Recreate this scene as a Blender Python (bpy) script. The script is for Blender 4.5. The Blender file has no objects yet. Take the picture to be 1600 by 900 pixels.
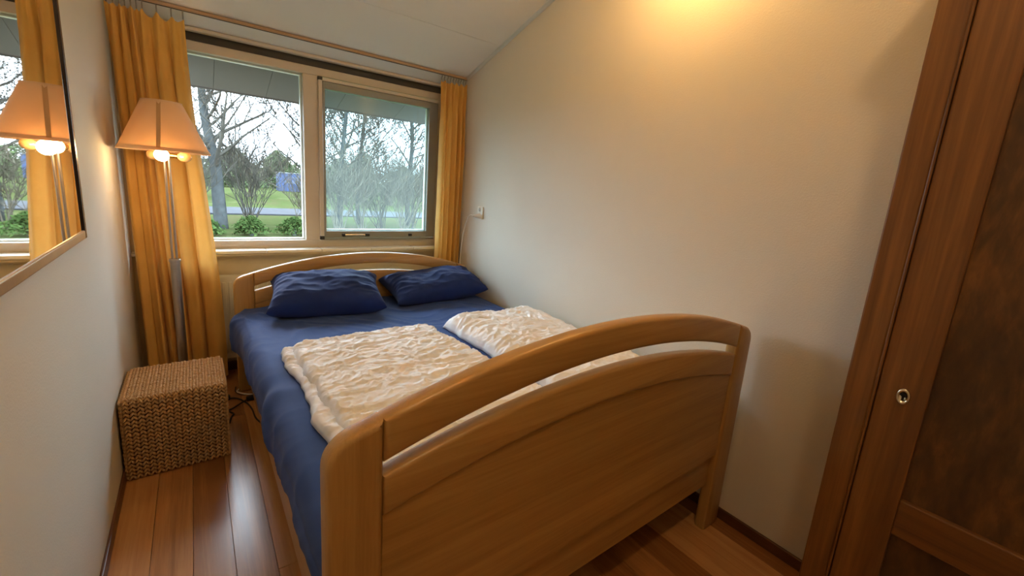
import bpy, bmesh, math, random
from mathutils import Vector, Matrix, noise

scene = bpy.context.scene
COL = scene.collection
R = math.radians

# ------------------------------------------------------------------ camera
F_PX, YAW, PITCH, ROLL = 662.955, 0.65266, -0.19652, 0.07496
CAM = Vector((-1.6822, -3.11577, 1.27553))
PX, PY = 804.37, 428.60
fw = Vector((math.sin(YAW) * math.cos(PITCH), math.cos(YAW) * math.cos(PITCH), math.sin(PITCH)))
rt = Vector((math.cos(YAW), -math.sin(YAW), 0))
up = rt.cross(fw)
r2 = math.cos(ROLL) * rt + math.sin(ROLL) * up
u2 = -math.sin(ROLL) * rt + math.cos(ROLL) * up
cam_data = bpy.data.cameras.new('camera')
cam = bpy.data.objects.new('camera', cam_data)
COL.objects.link(cam)
cam.matrix_world = Matrix(((r2.x, u2.x, -fw.x, CAM.x), (r2.y, u2.y, -fw.y, CAM.y), (r2.z, u2.z, -fw.z, CAM.z), (0, 0, 0, 1)))
cam_data.sensor_width = 36.0
cam_data.lens = F_PX * 36.0 / 1600.0
cam_data.shift_x = (800 - PX) / 1600.0
cam_data.shift_y = (PY - 450) / 1600.0
cam_data.clip_start = 0.02
cam_data.clip_end = 500
scene.camera = cam

# ------------------------------------------------------------------ world, exposure
SKY = 26.0          # zenith radiance; a standard overcast sky is three times dimmer at the horizon
world = bpy.data.worlds.new('overcast_sky')
scene.world = world
world.use_nodes = True
wn = world.node_tree.nodes
bg = wn['Background']
bg.inputs[0].default_value = (0.77, 0.89, 1.0, 1)
wl = world.node_tree.links
w_tc = wn.new('ShaderNodeTexCoord')
w_sep = wn.new('ShaderNodeSeparateXYZ')
w_max = wn.new('ShaderNodeMath'); w_max.operation = 'MAXIMUM'; w_max.inputs[1].default_value = 0.0
w_mul = wn.new('ShaderNodeMath'); w_mul.operation = 'MULTIPLY_ADD'
w_mul.inputs[1].default_value = SKY * 2.0 / 3.0
w_mul.inputs[2].default_value = SKY / 3.0
wl.new(w_tc.outputs['Generated'], w_sep.inputs[0])
wl.new(w_sep.outputs['Z'], w_max.inputs[0])
wl.new(w_max.outputs[0], w_mul.inputs[0])
wl.new(w_mul.outputs[0], bg.inputs[1])
vs = scene.view_settings
vs.view_transform = 'Standard'
vs.look = 'None'
vs.gamma = 1.0
vs.use_curve_mapping = False
vs.exposure = 0.35

# ------------------------------------------------------------------ material helpers
def new_mat(name):
    m = bpy.data.materials.new(name)
    m.use_nodes = True
    nt = m.node_tree
    b = nt.nodes['Principled BSDF']
    return m, nt, b

def lin(c):
    return tuple(((v / 255.0) / 12.92 if v / 255.0 <= 0.04045 else ((v / 255.0 + 0.055) / 1.055) ** 2.4) for v in c)

def node(nt, t, **kw):
    n = nt.nodes.new(t)
    for k, v in kw.items():
        setattr(n, k, v)
    return n

def coords(nt, scale=(1, 1, 1), kind='Object', rot=(0, 0, 0)):
    tc = node(nt, 'ShaderNodeTexCoord')
    mp = node(nt, 'ShaderNodeMapping')
    mp.inputs['Scale'].default_value = scale
    mp.inputs['Rotation'].default_value = rot
    nt.links.new(tc.outputs[kind], mp.inputs[0])
    return mp.outputs[0]

def noise_tex(nt, vec, scale, detail=4, rough=0.55, dist=0.0):
    n = node(nt, 'ShaderNodeTexNoise')
    n.inputs['Scale'].default_value = scale
    n.inputs['Detail'].default_value = detail
    n.inputs['Roughness'].default_value = rough
    n.inputs['Distortion'].default_value = dist
    nt.links.new(vec, n.inputs['Vector'])
    return n.outputs['Fac']

def ramp(nt, fac, stops):
    r = node(nt, 'ShaderNodeValToRGB')
    els = r.color_ramp.elements
    while len(els) < len(stops):
        els.new(0.5)
    for e, (p, c) in zip(els, stops):
        e.position = p
        e.color = (*c, 1)
    nt.links.new(fac, r.inputs[0])
    return r.outputs[0]

def bump(nt, b, height, strength=0.2, dist=0.01):
    bp = node(nt, 'ShaderNodeBump')
    bp.inputs['Strength'].default_value = strength
    bp.inputs['Distance'].default_value = dist
    nt.links.new(height, bp.inputs['Height'])
    nt.links.new(bp.outputs[0], b.inputs['Normal'])

def mat_plain(name, col, rough=0.5, metal=0.0, nscale=30, var=0.08, bstr=0.05, bscale=None, spec=0.5):
    m, nt, b = new_mat(name)
    v = coords(nt)
    f = noise_tex(nt, v, nscale)
    c0 = tuple(max(0, x * (1 - var)) for x in col)
    c1 = tuple(min(1, x * (1 + var)) for x in col)
    nt.links.new(ramp(nt, f, [(0.3, c0), (0.7, c1)]), b.inputs['Base Color'])
    b.inputs['Roughness'].default_value = rough
    b.inputs['Metallic'].default_value = metal
    b.inputs['Specular IOR Level'].default_value = spec
    if bstr:
        bump(nt, b, noise_tex(nt, v, bscale or nscale * 4), bstr, 0.004)
    return m

def mat_wood(name, dark, mid, light, axis='x', rough=0.4, grain=1.0, band=0.0, bstr=0.06, fine=1.0, coat=0.0, rand=0.0, stretch=None):
    """straight-grained wood, the grain running along one object axis"""
    m, nt, b = new_mat(name)
    s = {'x': (0.6, 14, 14), 'y': (14, 0.6, 14), 'z': (14, 14, 0.6)}[axis]
    v = coords(nt, stretch or s)
    if rand:
        oi = node(nt, 'ShaderNodeObjectInfo')
        add = node(nt, 'ShaderNodeVectorMath', operation='ADD')
        mul = node(nt, 'ShaderNodeVectorMath', operation='SCALE')
        mul.inputs['Scale'].default_value = 57.0
        cmb = node(nt, 'ShaderNodeCombineXYZ')
        for k in range(3):
            nt.links.new(oi.outputs['Random'], cmb.inputs[k])
        nt.links.new(cmb.outputs[0], mul.inputs[0])
        nt.links.new(v, add.inputs[0])
        nt.links.new(mul.outputs[0], add.inputs[1])
        v = add.outputs[0]
    f1 = noise_tex(nt, v, 1.6 * grain, 5, 0.6, 0.6)
    f2 = noise_tex(nt, v, 9.0 * grain * fine, 3, 0.6, 0.2)
    mx = node(nt, 'ShaderNodeMix')
    mx.inputs[0].default_value = 0.35
    nt.links.new(f1, mx.inputs[2])
    nt.links.new(f2, mx.inputs[3])
    fac = mx.outputs[0]
    if rand:
        m1 = node(nt, 'ShaderNodeMath', operation='MULTIPLY_ADD')
        nt.links.new(oi.outputs['Random'], m1.inputs[0])
        m1.inputs[1].default_value = rand
        m1.inputs[2].default_value = -rand * 0.5
        m2 = node(nt, 'ShaderNodeMath', operation='ADD')
        nt.links.new(fac, m2.inputs[0])
        nt.links.new(m1.outputs[0], m2.inputs[1])
        fac = m2.outputs[0]
    nt.links.new(ramp(nt, fac, [(0.3, dark), (0.5, mid), (0.72, light)]), b.inputs['Base Color'])
    b.inputs['Roughness'].default_value = rough
    if coat:
        b.inputs['Coat Weight'].default_value = coat
        b.inputs['Coat Roughness'].default_value = 0.25
    if band:
        # glued-up strips of slightly different tone
        tc2 = node(nt, 'ShaderNodeTexCoord')
        sp = node(nt, 'ShaderNodeSeparateXYZ')
        nt.links.new(tc2.outputs['Object'], sp.inputs[0])
        dv = node(nt, 'ShaderNodeMath', operation='DIVIDE')
        dv.inputs[1].default_value = band
        nt.links.new(sp.outputs['Z'], dv.inputs[0])
        fl = node(nt, 'ShaderNodeMath', operation='FLOOR')
        nt.links.new(dv.outputs[0], fl.inputs[0])
        wn_ = node(nt, 'ShaderNodeTexWhiteNoise', noise_dimensions='1D')
        nt.links.new(fl.outputs[0], wn_.inputs['W'])
        hs = node(nt, 'ShaderNodeHueSaturation')
        ma = node(nt, 'ShaderNodeMath', operation='MULTIPLY_ADD')
        ma.inputs[1].default_value = 0.34
        ma.inputs[2].default_value = 0.80
        nt.links.new(wn_.outputs['Value'], ma.inputs[0])
        nt.links.new(ma.outputs[0], hs.inputs['Value'])
        src = b.inputs['Base Color'].links[0].from_socket
        nt.links.new(src, hs.inputs['Color'])
        nt.links.new(hs.outputs[0], b.inputs['Base Color'])
    bump(nt, b, f2, bstr, 0.003)
    return m

def mat_cloth(name, col, col2, rough=0.85, trans=0.0, sheen=0.2, scale=8, weave=600, bstr=0.15):
    m, nt, b = new_mat(name)
    v = coords(nt)
    f = noise_tex(nt, v, scale, 5)
    c = ramp(nt, f, [(0.3, col), (0.7, col2)])
    nt.links.new(c, b.inputs['Base Color'])
    b.inputs['Roughness'].default_value = rough
    b.inputs['Specular IOR Level'].default_value = 0.25
    b.inputs['Sheen Weight'].default_value = sheen
    bump(nt, b, noise_tex(nt, v, weave, 2), bstr, 0.001)
    if trans:
        tr = node(nt, 'ShaderNodeBsdfTranslucent')
        nt.links.new(c, tr.inputs[0])
        ms = node(nt, 'ShaderNodeMixShader')
        ms.inputs[0].default_value = trans
        nt.links.new(b.outputs[0], ms.inputs[1])
        nt.links.new(tr.outputs[0], ms.inputs[2])
        nt.links.new(ms.outputs[0], nt.nodes['Material Output'].inputs[0])
    return m

def mat_emit(name, col, strength):
    m, nt, b = new_mat(name)
    b.inputs['Base Color'].default_value = (*col, 1)
    b.inputs['Emission Color'].default_value = (*col, 1)
    b.inputs['Emission Strength'].default_value = strength
    return m

def mat_glass(name, tint=(1, 1, 1), gl=0.06, veil=0.0):
    """thin clear pane: mostly straight-through, a little mirror reflection"""
    m, nt, b = new_mat(name)
    nt.nodes.remove(b)
    tr = node(nt, 'ShaderNodeBsdfTransparent')
    tr.inputs[0].default_value = (*tint, 1)
    gs = node(nt, 'ShaderNodeBsdfGlossy')
    gs.inputs['Roughness'].default_value = 0.02
    lw = node(nt, 'ShaderNodeLayerWeight')
    lw.inputs[0].default_value = 0.25
    ml = node(nt, 'ShaderNodeMath', operation='MULTIPLY_ADD')
    ml.inputs[1].default_value = 0.5
    ml.inputs[2].default_value = gl * 0.5
    nt.links.new(lw.outputs['Fresnel'], ml.inputs[0])
    ms = node(nt, 'ShaderNodeMixShader')
    nt.links.new(ml.outputs[0], ms.inputs[0])
    nt.links.new(tr.outputs[0], ms.inputs[1])
    nt.links.new(gs.outputs[0], ms.inputs[2])
    out = ms.outputs[0]
    if veil:
        df = node(nt, 'ShaderNodeBsdfTranslucent')
        df.inputs[0].default_value = (0.8, 0.85, 0.85, 1)
        m2 = node(nt, 'ShaderNodeMixShader')
        m2.inputs[0].default_value = veil
        nt.links.new(out, m2.inputs[1])
        nt.links.new(df.outputs[0], m2.inputs[2])
        out = m2.outputs[0]
    nt.links.new(out, nt.nodes['Material Output'].inputs[0])
    return m

M = {}
M['wall'] = mat_plain('wall_paint', (0.69, 0.645, 0.57), 0.75, nscale=2, var=0.012, bstr=0.25, bscale=170, spec=0.3)
M['ceiling'] = mat_plain('ceiling_board', (0.80, 0.78, 0.74), 0.7, nscale=3, var=0.015, bstr=0.06, bscale=90, spec=0.3)
M['groove'] = mat_plain('joint_grey', (0.45, 0.43, 0.40), 0.8)
M['cream'] = mat_plain('cream_paint', (0.62, 0.54, 0.40), 0.55, nscale=5, var=0.03, bstr=0.05)
M['frame'] = mat_plain('window_frame_beige', (0.62, 0.56, 0.48), 0.45, nscale=6, var=0.03, bstr=0.03)
M['sash'] = mat_plain('sash_grey', (0.27, 0.27, 0.25), 0.45, nscale=8, var=0.04, bstr=0.02)
M['bead'] = mat_plain('glazing_bead_white', (0.8, 0.8, 0.76), 0.4, nscale=8, var=0.02, bstr=0)
M['darkslot'] = mat_plain('dark_slot', (0.055, 0.05, 0.045), 0.7, nscale=8)
M['sill'] = mat_plain('sill_tile_white', (0.86, 0.83, 0.75), 0.3, nscale=9, var=0.03, bstr=0.02)
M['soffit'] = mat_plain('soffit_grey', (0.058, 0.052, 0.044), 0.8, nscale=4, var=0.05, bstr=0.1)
M['glass'] = mat_glass('window_glass', (0.97, 0.99, 1.0), 0.05)
M['glass_sash'] = mat_glass('sash_glass', (0.84, 0.94, 0.95), 0.05, 0.03)
M['bed'] = mat_wood('beech_along_x', (0.34, 0.180, 0.050), (0.45, 0.255, 0.078), (0.54, 0.33, 0.115), 'x', 0.38, coat=0.25)
M['bed_panel'] = mat_wood('beech_laminated', (0.33, 0.172, 0.047), (0.44, 0.250, 0.075), (0.53, 0.32, 0.11), 'x', 0.4, band=0.062, coat=0.25)
M['bed_z'] = mat_wood('beech_along_z', (0.35, 0.185, 0.052), (0.45, 0.255, 0.078), (0.54, 0.33, 0.115), 'z', 0.38, fine=2, coat=0.25)
M['bed_y'] = mat_wood('beech_along_y', (0.36, 0.18, 0.055), (0.46, 0.24, 0.08), (0.52, 0.29, 0.11), 'y', 0.4, coat=0.2)
M['plank'] = mat_wood('floor_plank', (0.27, 0.108, 0.032), (0.45, 0.205, 0.066), (0.58, 0.31, 0.12), 'y', 0.28, grain=0.8, bstr=0.05, rand=0.46, coat=0.3)
M['skirting'] = mat_wood('skirting_brown', (0.07, 0.025, 0.01), (0.11, 0.04, 0.017), (0.16, 0.06, 0.026), 'y', 0.4)
M['oak'] = mat_wood('dark_oak_z', (0.075, 0.026, 0.006), (0.155, 0.060, 0.013), (0.28, 0.120, 0.028), 'z', 0.38, grain=0.7, bstr=0.12, coat=0.2)
M['oak_y'] = mat_wood('dark_oak_y', (0.075, 0.026, 0.006), (0.155, 0.060, 0.013), (0.28, 0.120, 0.028), 'y', 0.38, grain=0.7, bstr=0.12, coat=0.2)
M['oak_panel'] = mat_wood('dark_oak_panel', (0.030, 0.013, 0.005), (0.075, 0.033, 0.010), (0.21, 0.092, 0.026), 'z', 0.40, grain=1.0, bstr=0.25, stretch=(7, 7, 2.2))
M['sheet'] = mat_cloth('sheet_blue', (0.020, 0.052, 0.205), (0.026, 0.065, 0.24), 0.8, sheen=0.08)
M['pillow'] = mat_cloth('pillow_navy', (0.008, 0.022, 0.115), (0.012, 0.030, 0.140), 0.8, sheen=0.06)
M['duvet'] = mat_cloth('duvet_white', (0.86, 0.865, 0.90), (0.89, 0.895, 0.93), 0.7, sheen=0.1, bstr=0.1)
M['curtain'] = mat_cloth('curtain_ochre', (0.74, 0.42, 0.105), (0.82, 0.49, 0.135), 0.8, trans=0.27, sheen=0.1, weave=900)
M['shade'] = mat_cloth('shade_apricot', (0.84, 0.62, 0.40), (0.87, 0.66, 0.44), 0.8, trans=0.30, sheen=0.0)
M['shade_rib'] = mat_cloth('shade_rib', (0.62, 0.38, 0.20), (0.66, 0.41, 0.22), 0.8, trans=0.12, sheen=0.0)
M['steel'] = mat_plain('brushed_steel', (0.48, 0.41, 0.34), 0.42, 1.0, nscale=40, var=0.05, bstr=0.03)
M['hook'] = mat_plain('hook_metal', (0.34, 0.32, 0.29), 0.4, 0.8, nscale=40, var=0.05, bstr=0)
M['brass'] = mat_plain('brass', (0.60, 0.38, 0.12), 0.25, 1.0, nscale=40, var=0.05, bstr=0)
M['nickel'] = mat_plain('nickel', (0.70, 0.64, 0.52), 0.22, 1.0, nscale=40, var=0.05, bstr=0)
M['bulb_on'] = mat_emit('bulb_lit', (1.0, 0.72, 0.38), 30.0)
M['bulb_dim'] = mat_plain('bulb_gold_glass', (0.85, 0.55, 0.25), 0.12, 0.3, nscale=10, var=0.05, bstr=0)
M['ceil_bulb'] = mat_emit('sconce_bulb', (1.0, 0.62, 0.24), 60.0)
M['radiator'] = mat_plain('radiator_enamel', (0.58, 0.54, 0.45), 0.4, nscale=6, var=0.02, bstr=0)
M['wicker'] = mat_wood('seagrass', (0.30, 0.155, 0.06), (0.50, 0.30, 0.13), (0.66, 0.44, 0.22), 'z', 0.65, grain=3.5, bstr=0.3)
M['wicker_core'] = mat_plain('seagrass_core', (0.10, 0.05, 0.02), 0.9)
M['black'] = mat_plain('black_plastic', (0.012, 0.011, 0.011), 0.45, nscale=20)
M['white_plastic'] = mat_plain('white_plastic', (0.78, 0.75, 0.70), 0.4, nscale=20, var=0.02, bstr=0)
M['rail'] = mat_wood('curtain_rail_wood', (0.32, 0.20, 0.12), (0.40, 0.26, 0.16), (0.46, 0.31, 0.20), 'x', 0.45)
M['frame_dark'] = mat_plain('picture_frame_dark', (0.022, 0.014, 0.016), 0.25, nscale=20, bstr=0.03)
M['frame_gold'] = mat_plain('picture_frame_gilt', (0.46, 0.29, 0.13), 0.3, 0.6, nscale=20, bstr=0.03)
m, nt, b = new_mat('mirror_glass')
b.inputs['Metallic'].default_value = 1.0
b.inputs['Roughness'].default_value = 0.015
nt.links.new(ramp(nt, noise_tex(nt, coords(nt), 3), [(0.3, (0.86, 0.83, 0.78)), (0.7, (0.88, 0.85, 0.80))]), b.inputs['Base Color'])
M['mirror'] = m
# outdoors
M['bark'] = mat_plain('bark', (0.040, 0.046, 0.047), 0.9, nscale=6, var=0.3, bstr=0.3, spec=0.0)
M['twig'] = mat_plain('twig', (0.050, 0.049, 0.042), 0.9, nscale=6, var=0.25, bstr=0, spec=0.0)
M['twig_pale'] = mat_plain('twig_pale', (0.080, 0.074, 0.056), 0.9, nscale=6, var=0.25, bstr=0, spec=0.0)
M['leaf'] = mat_plain('evergreen_leaf', (0.038, 0.056, 0.026), 0.7, nscale=1.5, var=0.4, bstr=0, spec=0.0)
M['leaf_low'] = mat_plain('hedge_leaf', (0.020, 0.036, 0.011), 0.7, nscale=2.5, var=0.45, bstr=0, spec=0.0)
M['road'] = mat_plain('road_asphalt', (0.034, 0.036, 0.040), 0.8, nscale=2, var=0.1, spec=0.0)
M['container'] = mat_plain('container_blue', (0.013, 0.030, 0.085), 0.5, nscale=3, var=0.12)
M['container_mark'] = mat_plain('container_white_print', (0.08, 0.09, 0.10), 0.6, nscale=6)
m, nt, b = new_mat('lawn')
v = coords(nt)
f = noise_tex(nt, v, 0.8, 8, 0.7)
nt.links.new(ramp(nt, f, [(0.32, (0.036, 0.033, 0.018)), (0.5, (0.024, 0.033, 0.012)), (0.66, (0.040, 0.046, 0.021))]), b.inputs['Base Color'])
b.inputs['Roughness'].default_value = 0.95
b.inputs['Specular IOR Level'].default_value = 0.0
bump(nt, b, noise_tex(nt, v, 25, 4), 0.6, 0.05)
M['lawn'] = m

# ------------------------------------------------------------------ object helpers
def tag(o, label=None, cat=None, group=None, kind=None):
    if label: o['label'] = label
    if cat: o['category'] = cat
    if group: o['group'] = group
    if kind: o['kind'] = kind
    return o

def empty(name, loc=(0, 0, 0), label=None, cat=None, group=None, kind=None):
    o = bpy.data.objects.new(name, None)
    o.empty_display_size = 0.05
    o.location = loc
    COL.objects.link(o)
    return tag(o, label, cat, group, kind)

def world_loc(o):
    v = Vector(o.location)
    while o.parent:
        o = o.parent
        v += Vector(o.location)
    return v

def link_mesh(name, me, mat, parent=None, smooth=False):
    """mesh given in world coordinates; its origin becomes the parent's"""
    if parent:
        me.transform(Matrix.Translation(-world_loc(parent)))
    if mat is not None:
        me.materials.append(M[mat] if isinstance(mat, str) else mat)
    if smooth:
        me.shade_smooth()
    o = bpy.data.objects.new(name, me)
    COL.objects.link(o)
    if parent:
        o.parent = parent
    return o

def from_bm(name, bm, mat, parent=None, smooth=False):
    me = bpy.data.meshes.new(name)
    bmesh.ops.recalc_face_normals(bm, faces=bm.faces)
    bm.to_mesh(me)
    bm.free()
    return link_mesh(name, me, mat, parent, smooth)

def bm_box(bm, x0, x1, y0, y1, z0, z1, bev=0.0, seg=2):
    vs_ = [bm.verts.new(p) for p in ((x0, y0, z0), (x1, y0, z0), (x1, y1, z0), (x0, y1, z0), (x0, y0, z1), (x1, y0, z1), (x1, y1, z1), (x0, y1, z1))]
    fs = [bm.faces.new([vs_[i] for i in f]) for f in ((0, 3, 2, 1), (4, 5, 6, 7), (0, 1, 5, 4), (1, 2, 6, 5), (2, 3, 7, 6), (3, 0, 4, 7))]
    if bev:
        es = list({e for f in fs for e in f.edges})
        bmesh.ops.bevel(bm, geom=es, offset=bev, segments=seg, profile=0.5, affect='EDGES')

def box(name, x0, x1, y0, y1, z0, z1, mat, parent=None, bev=0.0, seg=2):
    bm = bmesh.new()
    bm_box(bm, min(x0, x1), max(x0, x1), min(y0, y1), max(y0, y1), min(z0, z1), max(z0, z1), bev, seg)
    return from_bm(name, bm, mat, parent)

def boxes(name, lst, mat, parent=None, bev=0.0):
    bm = bmesh.new()
    for b_ in lst:
        bm_box(bm, *b_, bev)
    return from_bm(name, bm, mat, parent)

def prism(name, prof, y0, y1, mat, parent=None, bev=0.0, seg=3, smooth_angle=True):
    """closed (x, z) outline pushed from y0 to y1; edges of the two outline faces rounded"""
    bm = bmesh.new()
    a = [bm.verts.new((x, y0, z)) for x, z in prof]
    c = [bm.verts.new((x, y1, z)) for x, z in prof]
    n = len(prof)
    fa = bm.faces.new(a)
    fc = bm.faces.new(c[::-1])
    for i in range(n):
        bm.faces.new((a[i], c[i], c[(i + 1) % n], a[(i + 1) % n]))
    bm.normal_update()
    if bev:
        es = list(fa.edges) + list(fc.edges)
        bmesh.ops.bevel(bm, geom=es, offset=bev, segments=seg, profile=0.5, affect='EDGES')
    o = from_bm(name, bm, mat, parent)
    if smooth_angle:
        for p in o.data.polygons:
            p.use_smooth = True
        o.data.set_sharp_from_angle(angle=R(32))
    return o

def bm_tube(bm, pts, rad, n=8, cap=True):
    pts = [Vector(p) for p in pts]
    if not hasattr(rad, '__len__'):
        rad = [rad] * len(pts)
    rings = []
    prev = None
    for i, p in enumerate(pts):
        t = (pts[min(i + 1, len(pts) - 1)] - pts[max(i - 1, 0)])
        if t.length < 1e-9:
            t = Vector((0, 0, 1))
        t.normalize()
        if prev is None:
            a = t.orthogonal().normalized()
        else:
            a = prev - t * prev.dot(t)
            if a.length < 1e-6:
                a = t.orthogonal()
            a.normalize()
        prev = a
        c = t.cross(a)
        rings.append([bm.verts.new(p + (a * math.cos(2 * math.pi * k / n) + c * math.sin(2 * math.pi * k / n)) * rad[i]) for k in range(n)])
    for r0, r1 in zip(rings, rings[1:]):
        for k in range(n):
            bm.faces.new((r0[k], r0[(k + 1) % n], r1[(k + 1) % n], r1[k]))
    if cap:
        bm.faces.new(rings[0][::-1])
        bm.faces.new(rings[-1])

def tube(name, pts, rad, mat, parent=None, n=10):
    bm = bmesh.new()
    bm_tube(bm, pts, rad, n)
    o = from_bm(name, bm, mat, parent, True)
    o.data.set_sharp_from_angle(angle=R(50))
    return o

def lathe(name, prof, cx, cy, mat, parent=None, n=40, cap=True, axis='z', sharp=40):
    """(r, h) outline turned about a line through (cx, cy)"""
    bm = bmesh.new()
    rings = []
    for r, z in prof:
        rings.append([bm.verts.new((cx + r * math.cos(2 * math.pi * k / n), cy + r * math.sin(2 * math.pi * k / n), z)) for k in range(n)])
    for r0, r1 in zip(rings, rings[1:]):
        for k in range(n):
            bm.faces.new((r0[k], r0[(k + 1) % n], r1[(k + 1) % n], r1[k]))
    if cap:
        bm.faces.new(rings[0][::-1])
        bm.faces.new(rings[-1])
    o = from_bm(name, bm, mat, parent, True)
    o.data.set_sharp_from_angle(angle=R(sharp))
    return o

def grid_mesh(name, fn, nu, nv, mat, parent=None, close_u=False, smooth=True):
    vs_ = []
    for j in range(nv + 1):
        for i in range(nu + 1):
            vs_.append(fn(i / nu, j / nv))
    fs = []
    for j in range(nv):
        for i in range(nu):
            a = j * (nu + 1) + i
            fs.append((a, a + 1, a + nu + 2, a + nu + 1))
    me = bpy.data.meshes.new(name)
    me.from_pydata([tuple(v) for v in vs_], [], fs)
    me.update()
    return link_mesh(name, me, mat, parent, smooth)

def smooth01(t):
    t = max(0.0, min(1.0, t))
    return t * t * (3 - 2 * t)

def interp(tab, x):
    if x <= tab[0][0]: return tab[0][1]
    for (a, va), (b_, vb) in zip(tab, tab[1:]):
        if x <= b_:
            return va + (vb - va) * (x - a) / (b_ - a)
    return tab[-1][1]

def nz(x, y, z=0.0):
    return noise.noise(Vector((x, y, z)))

# ================================================================== THE ROOM
W = 1.9775          # right wall is x = 0, left wall x = -W, window wall y = 0
YN = -4.25          # near wall, behind the camera
HC, SL = 2.010, 0.3057
def zc(y): return HC - SL * y

# floor with single planks
floor = box('floor', -W - 0.02, 0.02, YN, 0.02, -0.06, -0.012, 'skirting')
tag(floor, kind='structure')
random.seed(4)
pw_ = 0.1135
x = -W + 0.004
k = 0
plank_meshes = {}
first = True
xs = [-W]
xq = -1.8653
while xq < -0.02:
    xs.append(xq)
    xq += 0.1118
xs.append(0.0)
for a, b_ in zip(xs, xs[1:]):
    y = 0.0
    first = True
    while y > YN + 0.01:
        L = random.uniform(0.3, 1.5) if first else random.choice((1.25, 1.4, 1.55))
        first = False
        y2 = max(YN, y - L)
        bm = bmesh.new()
        bm_box(bm, a - (a + b_) / 2 + 0.0005, b_ - (a + b_) / 2 - 0.0005, (y2 - y) / 2 + 0.0005, (y - y2) / 2 - 0.0005, -0.012, 0.0, 0.0008, 1)
        o = from_bm('plank', bm, 'plank', None)
        o.location = ((a + b_) / 2, (y + y2) / 2, random.uniform(-0.0004, 0.0))
        o.parent = floor
        y = y2

# walls
tag(box('wall_right', 0.0, 0.10, YN - 0.1, 0.14, -0.06, 3.45, 'wall'), kind='structure')
tag(box('wall_left', -W - 0.10, -W, YN - 0.1, 0.14, -0.06, 3.45, 'wall'), kind='structure')
tag(box('wall_near', -W, 0.0, YN - 0.1, YN, -0.06, 3.45, 'wall'), kind='structure')
OX0, OX1, OZ0, OZ1 = -1.800, -0.055, 0.772, 1.998
far = boxes('wall_far', [(-W, 0.0, 0.0, 0.14, -0.06, OZ0), (-W, OX0, 0.0, 0.14, OZ0, OZ1), (OX1, 0.0, 0.0, 0.14, OZ0, OZ1), (-W, 0.0, 0.0, 0.14, OZ1, 2.06)], 'cream')
tag(far, kind='structure')

# sloped ceiling: backing and boards with open joints
def slab(name, y0, y1, x0, x1, th, off, mat, parent=None):
    bm = bmesh.new()
    z0, z1 = zc(y0) + off, zc(y1) + off
    vs_ = [bm.verts.new(p) for p in ((x0, y0, z0), (x1, y0, z0), (x1, y1, z1), (x0, y1, z1), (x0, y0, z0 + th), (x1, y0, z0 + th), (x1, y1, z1 + th), (x0, y1, z1 + th))]
    for f in ((0, 3, 2, 1), (4, 5, 6, 7), (0, 1, 5, 4), (1, 2, 6, 5), (2, 3, 7, 6), (3, 0, 4, 7)):
        bm.faces.new([vs_[i] for i in f])
    return from_bm(name, bm, mat, parent)
ceil = slab('ceiling', 0.14, YN - 0.1, -W - 0.1, 0.1, 0.08, 0.012, 'groove')
tag(ceil, kind='structure')
ys = [0.0, -0.5897, -1.79, -2.99, YN]
for a, b_ in zip(ys, ys[1:]):
    slab('ceiling_board', a - 0.0015, b_ + 0.0015, -W, 0.0, 0.012, 0.0, 'ceiling', ceil)

# cove strip where the ceiling meets the right wall, and the strip over the window
bm = bmesh.new()
bm_tube(bm, [(-0.004, -0.02, zc(-0.02) - 0.006), (-0.004, YN, zc(YN) - 0.006)], 0.013, 8)
tag(from_bm('trim_1', bm, 'ceiling', None, True), kind='structure')
tag(box('trim_2', -W, 0.0, -0.016, 0.0, 1.9945, 2.012, 'frame', bev=0.003), kind='structure')
tag(box('trim_3', OX0, OX1, 0.045, 0.12, 1.955, 1.998, 'darkslot'), kind='structure')

# skirting boards
tag(box('baseboard_right', -0.012, 0.0, -2.86, 0.0, 0.0, 0.045, 'skirting', bev=0.003), kind='structure')
tag(box('baseboard_left', -W, -W + 0.010, YN, -0.012, 0.0, 0.045, 'skirting', bev=0.003), kind='structure')
tag(box('baseboard_far', -W + 0.012, -0.012, -0.012, 0.0, 0.0, 0.055, 'skirting', bev=0.003), kind='structure')

# ---------------------------------------------------------------- windows
FY = 0.05
win1 = boxes('window_1', [(OX0, OX1, FY, 0.125, OZ0, 0.832), (OX0, OX1, FY, 0.125, 1.9045, 1.956), (OX0, -1.735, FY, 0.125, 0.832, 1.9045),
                          (-1.080, -0.990, FY, 0.125, 0.832, 1.9045), (-0.135, OX1, FY, 0.125, 0.832, 1.9045)], 'frame', bev=0.003)
tag(win1, kind='structure')
bd = 0.011
GL, GR, GB, GT = -1.735, -1.08, 0.832, 1.9045
for b_ in ((GL, GR, 0.092, 0.124, GT - bd, GT), (GL, GR, 0.092, 0.124, GB, GB + bd), (GL, GL + bd, 0.092, 0.124, GB + bd, GT - bd), (GR - bd, GR, 0.092, 0.124, GB + bd, GT - bd)):
    box('glazing_bead', *b_, 'bead', win1, 0.002)
box('pane', -1.737, -1.078, 0.085, 0.091, 0.830, 1.906, 'glass', win1)

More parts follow.
